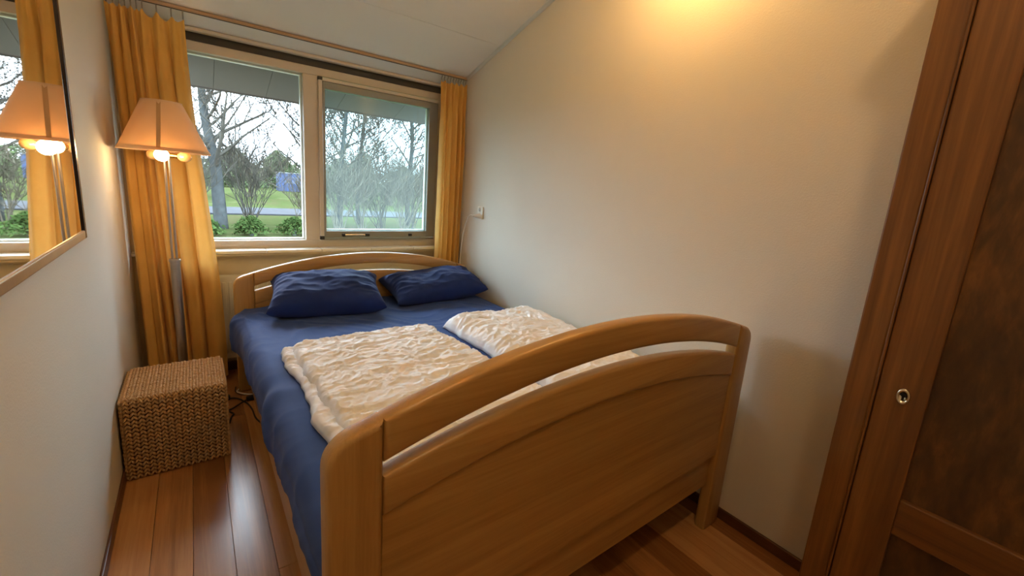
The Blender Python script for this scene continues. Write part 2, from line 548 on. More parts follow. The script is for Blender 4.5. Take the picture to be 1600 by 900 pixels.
# opening sash (grey) in the right half
sx0, sx1, sz0, sz1 = -0.966, -0.137, 0.850, 1.874
gx0, gx1, gz0, gz1 = -0.953, -0.207, 0.897, 1.831
sy0, sy1 = 0.028, 0.085
win2 = boxes('window_2', [(sx0, gx0, sy0, sy1, sz0, sz1), (gx1, sx1, sy0, sy1, sz0, sz1), (gx0, gx1, sy0, sy1, sz0, gz0), (gx0, gx1, sy0, sy1, gz1, sz1)], 'sash', bev=0.002)
tag(win2, kind='structure')
box('pane', gx0 - 0.002, gx1 + 0.002, 0.052, 0.058, gz0 - 0.002, gz1 + 0.002, 'glass_sash', win2)
box('glazing_bead', gx1 - 0.010, gx1, 0.059, 0.084, gz0, gz1, 'bead', win2, 0.002)
box('glazing_bead', gx0, gx1 - 0.010, 0.059, 0.084, gz0, gz0 + 0.010, 'bead', win2, 0.002)
# narrow fly-screen rail beside and above the sash with dark end caps
box('screen_rail', -0.992, -0.969, 0.026, 0.05, 0.862, 1.880, 'frame', win2, 0.002)
box('screen_rail', -0.969, -0.137, 0.026, 0.05, 1.877, 1.897, 'frame', win2, 0.002)
box('screen_rail', -0.969, -0.137, 0.030, 0.05, 0.832, 0.847, 'sash', win2, 0.002)
box('end_cap', -0.994, -0.968, 0.022, 0.05, 1.880, 1.900, 'black', win2, 0.002)
box('end_cap', -0.994, -0.968, 0.022, 0.05, 0.836, 0.860, 'black', win2, 0.002)
st = box('window_stay', -0.838, -0.690, 0.012, 0.020, 0.868, 0.876, 'nickel', win2, 0.002)
box('stay_mount', -0.852, -0.832, 0.008, 0.028, 0.860, 0.880, 'black', st, 0.003)
box('stay_mount', -0.692, -0.660, 0.008, 0.028, 0.860, 0.880, 'black', st, 0.003)
box('peg', -0.355, -0.330, 0.010, 0.028, 0.860, 0.878, 'black', win2, 0.003)

# tiled window ledge
ledge = box('trim_4', OX0, OX1, -0.052, 0.05, 0.752, 0.766, 'cream')
tag(ledge, kind='structure')
seams = [-W + 0.002, -1.655, -1.3307, -1.0058, -0.672, -0.3465, -0.002]
for i_, (a, b_) in enumerate(zip(seams, seams[1:])):
    box('ledge_tile', a + 0.0015, b_ - 0.0015, -0.062, FY - 0.001 if OX0 < a and b_ < OX1 else 0.0, 0.766, 0.784 + 0.0008 * (i_ % 2), 'sill', ledge, 0.003)

# ---------------------------------------------------------------- eave outside
eave = empty('roof_eave', (-1.0, 0.4, 1.9), 'grey boarded roof eave outside, above both window panes', 'roof eave')
ex = [-3.2, -2.45, -1.99, -1.5305, -1.215, -0.72, -0.25, 0.22, 0.7, 1.3]
def slope_board(x0, x1, y0, y1, off, th, mat, nm):
    bm = bmesh.new()
    z0, z1 = zc(y0) + off, zc(y1) + off
    vs_ = [bm.verts.new(p) for p in ((x0, y0, z0), (x1, y0, z0), (x1, y1, z1), (x0, y1, z1), (x0, y0, z0 + th), (x1, y0, z0 + th), (x1, y1, z1 + th), (x0, y1, z1 + th))]
    for f in ((0, 3, 2, 1), (4, 5, 6, 7), (0, 1, 5, 4), (1, 2, 6, 5), (2, 3, 7, 6), (3, 0, 4, 7)):
        bm.faces.new([vs_[i] for i in f])
    return from_bm(nm, bm, mat, eave)
EY = 0.66
for a, b_ in zip(ex, ex[1:]):
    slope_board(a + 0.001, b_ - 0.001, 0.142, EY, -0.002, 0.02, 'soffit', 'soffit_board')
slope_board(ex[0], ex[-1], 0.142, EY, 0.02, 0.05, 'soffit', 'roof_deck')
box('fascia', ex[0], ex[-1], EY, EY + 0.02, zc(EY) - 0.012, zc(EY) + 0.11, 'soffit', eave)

# ================================================================== THE BED
XL, XR, PWD = -1.5359, -0.0328, 0.100
bed = empty('bed', ((XL + XR) / 2, -1.4, 0), 'honey-coloured beech double bed with two arched slotted end boards', 'bed')
XC = (XL + XR) / 2
HALF = (XR - XL) / 2
def arc_z(x, apex, joint):
    h = HALF - PWD
    sag = apex - joint
    Rr = (h * h + sag * sag) / (2 * sag)
    return apex - (Rr - math.sqrt(max(0, Rr * Rr - (x - XC) ** 2)))
def arch_profile(top, bot, n=36):
    x0, x1 = XL + PWD, XR - PWD
    xs_ = [x0 + (x1 - x0) * i / n for i in range(n + 1)]
    return [(x_, arc_z(x_, *bot) if isinstance(bot, tuple) else bot) for x_ in xs_] + [(x_, arc_z(x_, *top)) for x_ in reversed(xs_)]
def post_profile(side, apex, joint, rc=0.062):
    """outline of a post whose top carries the arch on and then rounds over to the outside"""
    s = -1 if side == 'l' else 1
    xo = XL if side == 'l' else XR
    xi = xo - s * PWD
    pts = [(xi, 0.0), (xi, arc_z(xi, apex, joint))]
    xa = xo - s * rc
    for i in range(1, 5):
        x_ = xi + (xa - xi) * i / 4
        pts.append((x_, arc_z(x_, apex, joint)))
    za = arc_z(xa, apex, joint)
    for i in range(1, 10):
        t = R(90) * i / 9
        pts.append((xa + s * rc * math.sin(t), za - rc * 1.05 * (1 - math.cos(t)) - 0.012 * math.sin(t) * (1 - math.sin(t))))
    pts.append((xo, 0.0))
    return pts
def end_board(yf, th, apex, joint, s_top, s_mid_top, s_bot, s_mid_bot, rail_lo, rail_mid_lo, panel_bot):
    y0, y1 = yf, yf + th
    for sd in 'lr':
        prism('post', post_profile(sd, apex, joint), y0, y1, 'bed_z', bed, 0.011, 3)
    g = 0.0012
    prism('top_rail', arch_profile((apex, joint), (s_mid_top, s_top)), y0 + 0.001, y1 - 0.001, 'bed', bed, 0.011, 3)
    prism('arched_rail', arch_profile((s_mid_bot, s_bot), (rail_mid_lo, rail_lo)), y0 + 0.003, y1 - 0.003, 'bed', bed, 0.009, 3)
    prism('panel', arch_profile((rail_mid_lo + 0.012, rail_lo + 0.012), panel_bot), y0 + 0.010, y1 - 0.010, 'bed_panel', bed, 0.002, 1)
FYB = -2.4513
end_board(FYB, 0.046, 0.955, 0.861, 0.775, 0.871, 0.747, 0.829, 0.662, 0.741, 0.332)
HYB = -0.3713
end_board(HYB, 0.046, 0.803, 0.7066, 0.627, 0.733, 0.601, 0.687, 0.52, 0.61, 0.30)
box('lower_rail', XL + PWD, XR - PWD, FYB + 0.024, FYB + 0.044, 0.195, 0.332, 'bed', bed, 0.003)
box('side_rail', -1.505, -1.480, FYB + 0.046, HYB, 0.185, 0.375, 'bed_y', bed, 0.004)
box('side_rail', -0.088, -0.063, FYB + 0.046, HYB, 0.185, 0.375, 'bed_y', bed, 0.004)
for yy in [-2.25 + 0.155 * i for i in range(12)]:
    box('slat', -1.478, -0.090, yy - 0.035, yy + 0.035, 0.28, 0.298, 'bed', bed, 0.003)

# mattress in its blue sheet
ZT = 0.500
YF_, YH_ = -2.398, -0.378
hem_tab = [(-2.40, 0.42), (-2.30, 0.40), (-2.20, 0.385), (-2.08, 0.365), (-1.95, 0.375), (-1.80, 0.35), (-1.6, 0.345), (-1.38, 0.345), (-1.1, 0.33), (-0.88, 0.31), (-0.7, 0.30), (-0.52, 0.31), (-0.44, 0.36), (-0.36, 0.40)]
side_tab = [(-2.40, -1.508), (-2.2, -1.514), (-1.9, -1.517), (-1.4, -1.521), (-0.9, -1.523), (-0.65, -1.530), (-0.52, -1.550), (-0.46, -1.566), (-0.42, -1.552), (-0.36, -1.515)]
def ridge(n):
    return max(0.0, 1.0 - abs(n)) ** 3
def sheet_fn(u, v):
    y = YF_ + (YH_ - YF_) * v
    xs_ = interp(side_tab, y)
    hem = interp(hem_tab, y) + 0.010 * nz(y * 9, 3.3)
    rc = 0.045
    # stretches of the cross-section: right side, right corner, top, left corner, left drop, turned-under hem
    if u < 0.04:
        t = u / 0.04
        x_, z_ = -0.040, 0.34 + (ZT - rc - 0.34) * t
        nx_, nz_ = 1, 0
    elif u < 0.08:
        t = (u - 0.04) / 0.04 * R(90)
        x_, z_ = -0.040 - rc + rc * math.cos(t), ZT - rc + rc * math.sin(t)
        nx_, nz_ = math.cos(t), math.sin(t)
    elif u < 0.72:
        t = (u - 0.08) / 0.64
        x_, z_ = -0.040 - rc + (xs_ + rc * 1.3 + 0.040 + rc) * t, ZT
        nx_, nz_ = 0, 1
    elif u < 0.80:
        t = (u - 0.72) / 0.08 * R(90)
        r_ = rc * 1.3
        x_, z_ = xs_ + r_ - r_ * math.sin(t), ZT - r_ + r_ * math.cos(t)
        nx_, nz_ = -math.sin(t), math.cos(t)
    elif u < 0.96:
        t = (u - 0.80) / 0.16
        x_, z_ = xs_, (ZT - rc * 1.3) + (hem - ZT + rc * 1.3) * t
        bulge = interp([(-2.40, 0.0), (-2.25, -0.012), (-2.1, -0.010), (-1.6, -0.006), (-0.6, -0.004), (-0.36, 0)], y)
        x_ += bulge * math.sin(t * math.pi)
        nx_, nz_ = -1, 0
    else:
        t = (u - 0.96) / 0.04
        x_, z_ = xs_ + 0.012 * t, hem - 0.002 + 0.012 * t
        nx_, nz_ = -1, 0
    # folds: gentle on top, pulled creases towards the pillow end, deep drape on the side
    d = 0.0
    side = smooth01((u - 0.66) / 0.14)
    wx = x_ * 1.0 + 0.25 * nz(x_ * 2.2, y * 2.2, 5)
    wy = y * 1.0 + 0.25 * nz(x_ * 2.2, y * 2.2, 9)
    d += 0.0022 * nz(wx * 5, wy * 5, 1)
    q1 = nz((wx * 0.8 + wy * 1.0) * 5.0, (wx - wy) * 1.3, 2.0)
    d += 0.0105 * ridge(q1 * 2.4) ** 1.5 * smooth01((y + 1.35) / 0.5) * (0.4 + 0.6 * max(0, nz(x_ * 3, y * 3, 31) + 0.5))
    q3 = nz(wx * 9.0, wy * 2.0, 12.0)
    d += 0.0060 * ridge(q3 * 2.2) ** 1.5 * smooth01((y + 1.2) / 0.4)
    sd = (z_ if u > 0.72 else ZT)
    q2 = nz((y + 0.55 * (ZT - sd)) * 6.0, sd * 2.2 + 3.0, 4.0)
    d += side * (0.006 * ridge(q2 * 1.5) - 0.003)
    q4 = nz((y - 0.9 * (ZT - sd)) * 10.0, sd * 3.0, 14.0)
    d += side * 0.002 * ridge(q4 * 1.4)
    # one heavy rounded drape fold on the side
    cy_ = -1.55 + 0.5 * (sd - 0.42)
    d += 0.013 * side * math.exp(-((y - cy_) / 0.05) ** 2) - 0.010 * side * math.exp(-((y - cy_ - 0.10) / 0.05) ** 2)
    if u < 0.08:
        d = 0
    return (x_ + nx_ * d, y, z_ + nz_ * d)
sheet = grid_mesh('bed_sheet', sheet_fn, 170, 210, 'sheet')
tag(sheet, 'blue fitted sheet stretched over the mattress and hanging down its open side', 'bed sheet')
# mattress body under the sheet
mat_ob = box('mattress', -1.495, -0.058, -2.392, -0.384, 0.300, 0.470, 'white_plastic', None, 0.03, 3)
tag(mat_ob, 'thick mattress wrapped in the blue sheet on the wooden bed', 'mattress')

# ---------------------------------------------------------------- duvets
def facet(x_, y_, seed):
    """crumpled-cloth relief: straight creases between tilted facets"""
    d, p = noise.voronoi(Vector((x_, y_, seed)))
    return d[1] - d[0]
def crinkle(x_, y_, seed, ax=1.0, ay=1.0, rot=0.0):
    c, s = math.cos(rot), math.sin(rot)
    X, Y = (x_ * c + y_ * s) * ax, (-x_ * s + y_ * c) * ay
    wx = X + 0.05 * nz(X * 6, Y * 6, seed) + 0.012 * nz(X * 25, Y * 25, seed + 5)
    wy = Y + 0.05 * nz(X * 6, Y * 6, seed + 2) + 0.012 * nz(X * 25, Y * 25, seed + 7)
    h = 0.0
    h += 0.0050 * (1 - min(1, 1.8 * facet(wx * 7.0, wy * 9.0, seed + 11))) ** 2
    h += 0.0062 * (1 - min(1, 1.7 * facet(wx * 15, wy * 21, seed + 13))) ** 2
    h += 0.0044 * (1 - min(1, 1.6 * facet(wx * 30, wy * 40, seed + 17))) ** 2
    h += 0.0055 * ridge(3.0 * nz(wx * 5 + wy * 3, wy * 2.2 - wx, seed + 29)) + 0.0055 * ridge(3.0 * nz(wx * 2, wy * 7 + wx * 2, seed + 41))
    h += 0.0026 * ridge(1.7 * nz(wx * 26, wy * 34, seed + 19))
    h += 0.008 * nz(X * 3, Y * 3, seed + 23)
    return h

def duvet_layer(bm, quad, zb, T, seed, nu, nv, wave=0.012, lobes=None, ax=1.0, ay=1.0, rot=0.0, edge=0.05, tx=None, gather=0.0, top_only=False):
    """quad: far-left, far-right, near-right, near-left corners in plan"""
    A, B, C_, D = [Vector(p) for p in quad]
    def plan(u, v):
        p = (A * (1 - u) + B * u) * (1 - v) + (D * (1 - u) + C_ * u) * v
        return p
    top = [[None] * (nu + 1) for _ in range(nv + 1)]
    bot = [[None] * (nu + 1) for _ in range(nv + 1)]
    Lu = (B - A).length
    Lv = (D - A).length
    for j in range(nv + 1):
        v = j / nv
        for i in range(nu + 1):
            u = i / nu
            # squeeze rows towards the rim so the rounded edge has enough points
            uu = u + 0.035 * math.sin(2 * math.pi * u) * -1 * 0.8
            vv = v + 0.035 * math.sin(2 * math.pi * v) * -1 * 0.8
            p = plan(uu, vv)
            eu = min(uu, 1 - uu) * Lu
            ev = min(vv, 1 - vv) * Lv
            def rim(e):
                t = min(1.0, e / edge)
                return math.sqrt(max(0.0, 1 - (1 - t) ** 2))
            h = rim(eu) * rim(ev)
            off = Vector((wave * nz(p.x * 6, p.y * 6, seed + 31) + wave * 0.5 * nz(p.x * 17, p.y * 17, seed + 33), wave * nz(p.x * 6, p.y * 6, seed + 37) + wave * 0.5 * nz(p.x * 17, p.y * 17, seed + 39)))
            if lobes and vv < 0.3:
                off.y += (1 - vv / 0.3) * lobes(uu)
            TT = T * (tx(uu, vv) if tx else 1.0)
            cr = crinkle(p.x, p.y, seed, ax, ay, rot)
            if gather:
                g_ = math.exp(-uu * Lu / 0.16)
                cr += gather * g_ * ridge(1.5 * nz(p.y * 26 + 2.0 * nz(p.x * 6, p.y * 6, 3), p.x * 3, seed + 51))
            z_ = zb + TT * h + cr * (0.25 + 0.75 * h) * min(1.0, eu / 0.01 + 0.2)
            top[j][i] = bm.verts.new((p.x + off.x, p.y + off.y, z_))
            inner = 0 < i < nu and 0 < j < nv
            bot[j][i] = bm.verts.new((p.x + off.x, p.y + off.y, zb)) if inner else top[j][i]
            if not inner:
                top[j][i].co.z = zb + 0.004
    for j in range(nv):
        for i in range(nu):
            bm.faces.new((top[j][i], top[j + 1][i], top[j + 1][i + 1], top[j][i + 1]))
    # coarse underside
    rim_v = [top[0][i] for i in range(nu + 1)] + [top[j][nu] for j in range(1, nv + 1)] + [top[nv][i] for i in range(nu - 1, -1, -1)] + [top[j][0] for j in range(nv - 1, 0, -1)]
    for row in bot:
        for v_ in row:
            if v_.is_valid and not v_.link_faces:
                bm.verts.remove(v_)
    bm.faces.new(rim_v)

bm = bmesh.new()
YE = -2.394
duvet_layer(bm, [(-1.418, -1.152), (-0.735, -1.130), (-0.612, YE), (-1.418, YE)], 0.503, 0.020, 3, 150, 220, 0.016, edge=0.022)
duvet_layer(bm, [(-1.385, -1.165), (-0.742, -1.140), (-0.622, YE), (-1.372, YE)], 0.522, 0.028, 21, 200, 280, 0.016, ax=0.75, ay=1.35, rot=R(12), edge=0.026)
tag(from_bm('duvet', bm, 'duvet', None, True), 'flat crumpled white duvet folded double on the open side of the bed', 'duvet', 'white duvets')
bm = bmesh.new()
def lobes_r(u):
    return 0.050 * math.exp(-((u - 0.30) / 0.20) ** 2) - 0.030 * math.exp(-((u - 0.52) / 0.07) ** 2) + 0.030 * math.exp(-((u - 0.85) / 0.22) ** 2)
duvet_layer(bm, [(-0.625, -1.125), (-0.052, -1.165), (-0.052, YE), (-0.610, YE)], 0.503, 0.064, 47, 170, 240, 0.012, lobes=lobes_r, ax=1.0, ay=1.1, rot=R(-10), edge=0.075,
            tx=lambda u, v: 0.92 + 0.35 * u * (1 - 0.4 * v), gather=0.014)
tag(from_bm('duvet', bm, 'duvet', None, True), 'puffier crumpled white duvet on the bed, pushed against the white wall', 'duvet', 'white duvets')

# ---------------------------------------------------------------- pillows
def pillow(label, loc, half, rot, seed, sag=0.0):
    a, b_, c = half
    n = 70
    vs_, fs = [], []
    Mx = Matrix.Translation(loc) @ Matrix.Rotation(rot[2], 4, 'Z') @ Matrix.Rotation(rot[0], 4, 'X') @ Matrix.Rotation(rot[1], 4, 'Y')
    def pt(u, v, s):
        # sides drawn in between the pointed corners
        X = a * u * (1 - 0.085 * (1 - v * v) * abs(u) ** 3)
        Y = b_ * v * (1 - 0.085 * (1 - u * u) * abs(v) ** 3)
        t = ((1 - abs(u) ** 2.6) * (1 - abs(v) ** 2.6))
        h = c * max(0.0, t) ** 0.40
        rimf = 1 - max(0.0, t)
        pl = 0.020 * ridge(1.5 * nz(Y * 22, X * 4, seed)) * abs(u) ** 3 * t ** 0.3
        pl2 = (0.011 * ridge(1.5 * nz(X * 5 + Y * 3, Y * 9, seed + 3)) + 0.006 * ridge(1.6 * nz(X * 13, Y * 17, seed + 6))) * t ** 0.4
        pl3 = 0.022 * nz(X * 5, Y * 5, seed + 8) * t ** 0.5
        z_ = s * (h + (pl + pl2 + pl3) * (1 if s > 0 else 0.4))
        z_ -= sag * (u * u) * 0.5 + 0.0
        if s < 0: z_ = max(z_, -c * 0.9)
        return Mx @ Vector((X, Y, z_))
    idx = {}
    for s in (1, -1):
        for j in range(n + 1):
            for i in range(n + 1):
                u = math.sin((i / n - 0.5) * math.pi)
                v = math.sin((j / n - 0.5) * math.pi)
                edge = i in (0, n) or j in (0, n)
                if edge and s < 0:
                    idx[(s, i, j)] = idx[(1, i, j)]
                    continue
                idx[(s, i, j)] = len(vs_)
                p = pt(u, v, s)
                p.z = max(p.z, 0.509)
                vs_.append(p)
    for s in (1, -1):
        for j in range(n):
            for i in range(n):
                f = [idx[(s, i, j)], idx[(s, i + 1, j)], idx[(s, i + 1, j + 1)], idx[(s, i, j + 1)]]
                fs.append(f if s > 0 else f[::-1])
    me = bpy.data.meshes.new('pillow')
    me.from_pydata([tuple(v) for v in vs_], [], fs)
    me.update()
    o = link_mesh('pillow', me, 'pillow', None, True)
    tag(o, label, 'pillow', 'navy pillows at the window end')
    return o
pillow('plump navy pillow nearer the lamp, overlapping the other pillow', (-1.085, -0.548, 0.602), (0.305, 0.195, 0.100), (R(15), R(0), R(-10)), 5)
pillow('navy pillow in the corner between the headboard and the white wall', (-0.385, -0.520, 0.593), (0.335, 0.170, 0.085), (R(14), R(-3), R(2)), 17)

# ================================================================== CURTAINS
RY, RZ = -0.163, zc(-0.163)
rail = empty('curtain_rail', (-W / 2, RY, RZ), 'thin brown curtain rail running along the ceiling above the window', 'curtain rail')
bm = bmesh.new()
bm_box(bm, -W + 0.003, -0.003, RY - 0.010, RY + 0.010, RZ - 0.018, RZ - 0.002, 0.003)
from_bm('rail_bar', bm, 'rail', rail)
boxes('rail_channel', [(-W + 0.003, -0.003, RY - 0.0035, RY + 0.0035, RZ - 0.0205, RZ - 0.0175)], 'darkslot', rail)

def curtain(name, label, xt, xb, zt_, zb, hooks, folds, seed, amp=0.026, yb=0.0):
    root = empty(name, ((xt[0] + xt[1]) / 2, RY, zb), label, 'curtain', 'ochre curtains')
    n = 200
    def warp(s):
        return interp(folds, s)
    def fn(u, v):
        # v = 0 at the top
        z_lin = zt_ + (zb - zt_) * v
        # the cloth hangs from the hooks and dips between them
        hs = sorted(hooks)
        dip = 0.0
        for a, b_ in zip(hs, hs[1:]):
            if a <= u <= b_:
                w_ = b_ - a
                dip = 0.16 * w_ * math.sin(math.pi * (u - a) / w_)
        z = z_lin - dip * (1 - v) ** 6
        x0 = xt[0] + (xb[0] - xt[0]) * v
        x1 = xt[1] + (xb[1] - xt[1]) * smooth01(v * 1.1)
        s = u + 0.020 * nz(u * 6, v * 1.6, seed) * (0.3 + v)
        ph = warp(min(1, max(0, s))) * 2 * math.pi + 0.7 * nz(u * 2, v * 2.2, seed + 3)
        A_ = amp * (0.55 + 0.45 * smooth01(v * 4)) * (0.75 + 0.5 * nz(u * 5, v * 1.2, seed + 6))
        y = RY + yb * v + A_ * (math.sin(ph) + 0.28 * math.sin(2.3 * ph + 1 + v * 2))
        xx = x0 + (x1 - x0) * u + 0.010 * math.cos(ph) * smooth01(v * 6)
        # crumpled heading
        y += 0.010 * nz(u * 22, v * 30, seed + 9) * math.exp(-v * 14)
        z += 0.004 * nz(u * 30, 0, seed + 12) * math.exp(-v * 30)
        y += 0.004 * nz(u * 10, v * 12, seed + 15)
        xx = max(-W + 0.004, min(-0.004, xx))
        return (xx, y, z)
    grid_mesh('cloth', fn, n, 90, 'curtain', root)
    for h in hooks:
        xh = xt[0] + (xt[1] - xt[0]) * h
        ztop = RZ - 0.019
        pts = [(xh, RY, ztop), (xh, RY - 0.004, ztop - 0.012), (xh, RY + 0.004, ztop - 0.020), (xh, RY, zt_ - 0.004)]
        tube('hook', pts, 0.0032, 'hook', root, 6)
    return root
curtain('curtain', 'long ochre curtain hanging behind the lit floor lamp', (-1.968, -1.668), (-1.945, -1.580), 2.004, 0.035,
        [0.03, 0.11, 0.18, 0.25, 0.32, 0.39, 0.46, 0.64, 0.83, 0.985], [(0, 0), (0.45, 3.8), (0.62, 4.6), (1.0, 6.2)], 3.0, 0.037, -0.02)
curtain('curtain', 'narrow ochre curtain bunched in the corner by the wall socket', (-0.214, -0.008), (-0.214, -0.012), 2.008, 0.30,
        [0.02, 0.12, 0.25, 0.36, 0.47, 0.57, 0.67, 0.77, 0.87, 0.97], [(0, 0), (0.5, 2.4), (1.0, 4.6)], 41.0, 0.036, 0.0)

# ================================================================== FLOOR LAMP
LX, LY = -1.7765, -0.43
lamp = empty('floor_lamp', (LX, LY, 0), 'lit steel floor lamp with a conical apricot shade in front of the curtain', 'floor lamp')
lathe('base', [(0.118, 0.0), (0.120, 0.006), (0.118, 0.014), (0.105, 0.018), (0.030, 0.022), (0.026, 0.030)], LX, LY, 'steel', lamp)
lathe('lower_tube', [(0.0205, 0.024), (0.0205, 0.800)], LX, LY, 'steel', lamp, 28)
lathe('collar', [(0.0235, 0.796), (0.0245, 0.800), (0.0245, 0.806), (0.0225, 0.811)], LX, LY, 'steel', lamp, 28)
for s in (-1, 1):
    tube('pole', [(LX + s * 0.0085, LY, 0.806), (LX + s * 0.0085, LY, 1.306)], 0.0052, 'steel', lamp, 12)
lathe('socket_hub', [(0.014, 1.300), (0.017, 1.304), (0.017, 1.328), (0.012, 1.333)], LX, LY, 'brass', lamp, 24)
tube('shade_stem', [(LX, LY, 1.33), (LX, LY, 1.552)], 0.004, 'steel', lamp, 8)
def bulb(dx, dy, mat, r=0.024, ln=0.06):
    d = Vector((dx, dy, -0.06)).normalized()
    p0 = Vector((LX, LY, 1.316)) + d * 0.016
    sock = tube('socket', [p0, p0 + d * 0.030], 0.012, 'brass', lamp, 12)
    q0 = p0 + d * 0.026
    prof = [(0.0, 0.009), (0.10, 0.012), (0.3, 0.9 * r), (0.5, r), (0.72, 0.93 * r), (0.88, 0.65 * r), (0.97, 0.3 * r), (1.0, 0.02 * r)]
    bm = bmesh.new()
    bm_tube(bm, [q0 + d * (t * ln) for t, _ in prof], [rr for _, rr in prof], 16)
    return from_bm('bulb', bm, mat, sock, True)
bulb(-0.20, -1.0, 'bulb_on', 0.029, 0.052)
bulb(1.0, -0.25, 'bulb_dim')
bulb(-0.75, 0.8, 'bulb_dim')
# shade: thin double-walled cone
z0s, z1s, r0s, r1s = 1.330, 1.556, 0.176, 0.076
sh = lathe('lamp_shade', [(r0s, z0s), (r1s, z1s), (r1s - 0.0015, z1s), (r0s - 0.0015, z0s)], LX, LY, 'shade', lamp, 72, cap=False)
lathe('hem_band', [(r0s + 0.0008, z0s - 0.001), (r0s + 0.0012, z0s + 0.001), (r0s - 0.0055, z0s + 0.0165), (r0s - 0.0075, z0s + 0.0165), (r0s - 0.001, z0s - 0.001)], LX, LY, 'shade', sh, 72, cap=False)
lathe('hem_band', [(r1s + 0.002, z1s - 0.008), (r1s + 0.001, z1s + 0.001), (r1s - 0.002, z1s + 0.001), (r1s - 0.001, z1s - 0.006)], LX, LY, 'shade', sh, 72, cap=False)
for ang in (-96, 24, 144):
    bm = bmesh.new()
    w_ = 0.0075
    a_ = R(ang)
    t_ = Vector((-math.sin(a_), math.cos(a_), 0))
    d_ = Vector((math.cos(a_), math.sin(a_), 0))
    ps = []
    for (r_, z_) in ((r0s + 0.001, z0s + 0.012), (r1s + 0.001, z1s - 0.003)):
        for s in (-1, 1):
            ps.append(bm.verts.new(Vector((LX, LY, z_)) + d_ * (r_ - 0.0002) + t_ * s * w_))
            ps.append(bm.verts.new(Vector((LX, LY, z_)) + d_ * (r_ - 0.004) + t_ * s * w_))
    for f in ((0, 2, 6, 4), (1, 5, 7, 3), (0, 4, 5, 1), (2, 3, 7, 6), (0, 1, 3, 2), (4, 6, 7, 5)):
        bm.faces.new([ps[i] for i in f])
    from_bm('seam_strip', bm, 'shade_rib', sh)
ld = bpy.data.lights.new('lamp_bulb_light', 'POINT')
ld.energy = 1.4
ld.color = (1.0, 0.66, 0.32)
ld.shadow_soft_size = 0.03
lo = bpy.data.objects.new('lamp_bulb_light', ld)
lo.location = (0.0, -0.125, 1.303)
COL.objects.link(lo)
lo.parent = lamp

# ================================================================== CEILING LAMPS: one above the frame, one added near the camera as fill
def ceiling_lamp(label, X, Y, drop, watts, col):
    zt_ = zc(Y)
    Z = zt_ - drop
    root = empty('ceiling_lamp', (X, Y, zt_), label, 'ceiling lamp')
    lathe('canopy', [(0.050, zt_ - 0.006), (0.050, zt_ - 0.020), (0.030, zt_ - 0.030)], X, Y, 'brass', root, 28)
    tube('cord', [(X, Y, zt_ - 0.02), (X, Y, Z + 0.055)], 0.004, 'white_plastic', root, 8)
    lathe('shade', [(0.022, Z + 0.060), (0.045, Z + 0.050), (0.085, Z), (0.105, Z - 0.060), (0.103, Z - 0.060), (0.083, Z), (0.043, Z + 0.047), (0.022, Z + 0.057)], X, Y, 'shade', root, 40, cap=False)
    lathe('bulb', [(0.010, Z + 0.045), (0.014, Z + 0.025), (0.027, Z - 0.010), (0.028, Z - 0.022), (0.016, Z - 0.042), (0.002, Z - 0.048)], X, Y, 'ceil_bulb', root, 20)
    d = bpy.data.lights.new('ceiling_lamp_light', 'POINT')
    d.energy = watts
    d.color = col
    d.shadow_soft_size = 0.05
    o = bpy.data.objects.new('ceiling_lamp_light', d)
    o.location = (0, 0, Z - 0.085 - zt_)
    COL.objects.link(o)
    o.parent = root
ceiling_lamp('warm ceiling lamp over the foot of the bed near the white wall', -0.26, -2.02, 0.20, 9.5, (1.0, 0.61, 0.20))
ceiling_lamp('unseen warm fill lamp added at the near end of the room', -1.30, -3.15, 0.25, 15.0, (1.0, 0.70, 0.38))  # added lamp, out of view, brightens footboard, wardrobe and near walls

# ================================================================== RADIATOR
rad = empty('radiator', (-1.1, -0.07, 0.1), 'cream ribbed panel radiator under the window behind the headboard', 'radiator')
rx0, rx1, rz0, rz1 = -1.80, -0.45, 0.110, 0.636
box('panel', rx0, rx1, -0.092, -0.076, rz0, rz1, 'radiator', rad, 0.006, 3)
box('panel', rx0, rx1, -0.050, -0.036, rz0, rz1, 'radiator', rad, 0.005, 2)
box('top_grille', rx0, rx1, -0.080, -0.046, rz1 - 0.012, rz1 - 0.002, 'radiator', rad, 0.002)
prev_rib = None
xr_ = rx0 + 0.03
while xr_ < rx1 - 0.02:
    if prev_rib is None:
        bm = bmesh.new()
        bm_box(bm, xr_ - 0.0105, xr_ + 0.0105, -0.0985, -0.088, rz0 + 0.035, rz1 - 0.035, 0.005, 2)
        prev_rib = from_bm('rib', bm, 'radiator', rad)
        x_first = xr_
    else:
        o = prev_rib.copy()
        COL.objects.link(o)
        o.parent = rad
        o.location = (xr_ - x_first, 0, 0)
    xr_ += 0.0335
for xx in (-1.7, -0.55):
    box('wall_bracket', xx - 0.015, xx + 0.015, -0.040, -0.0005, 0.35, 0.45, 'radiator', rad)

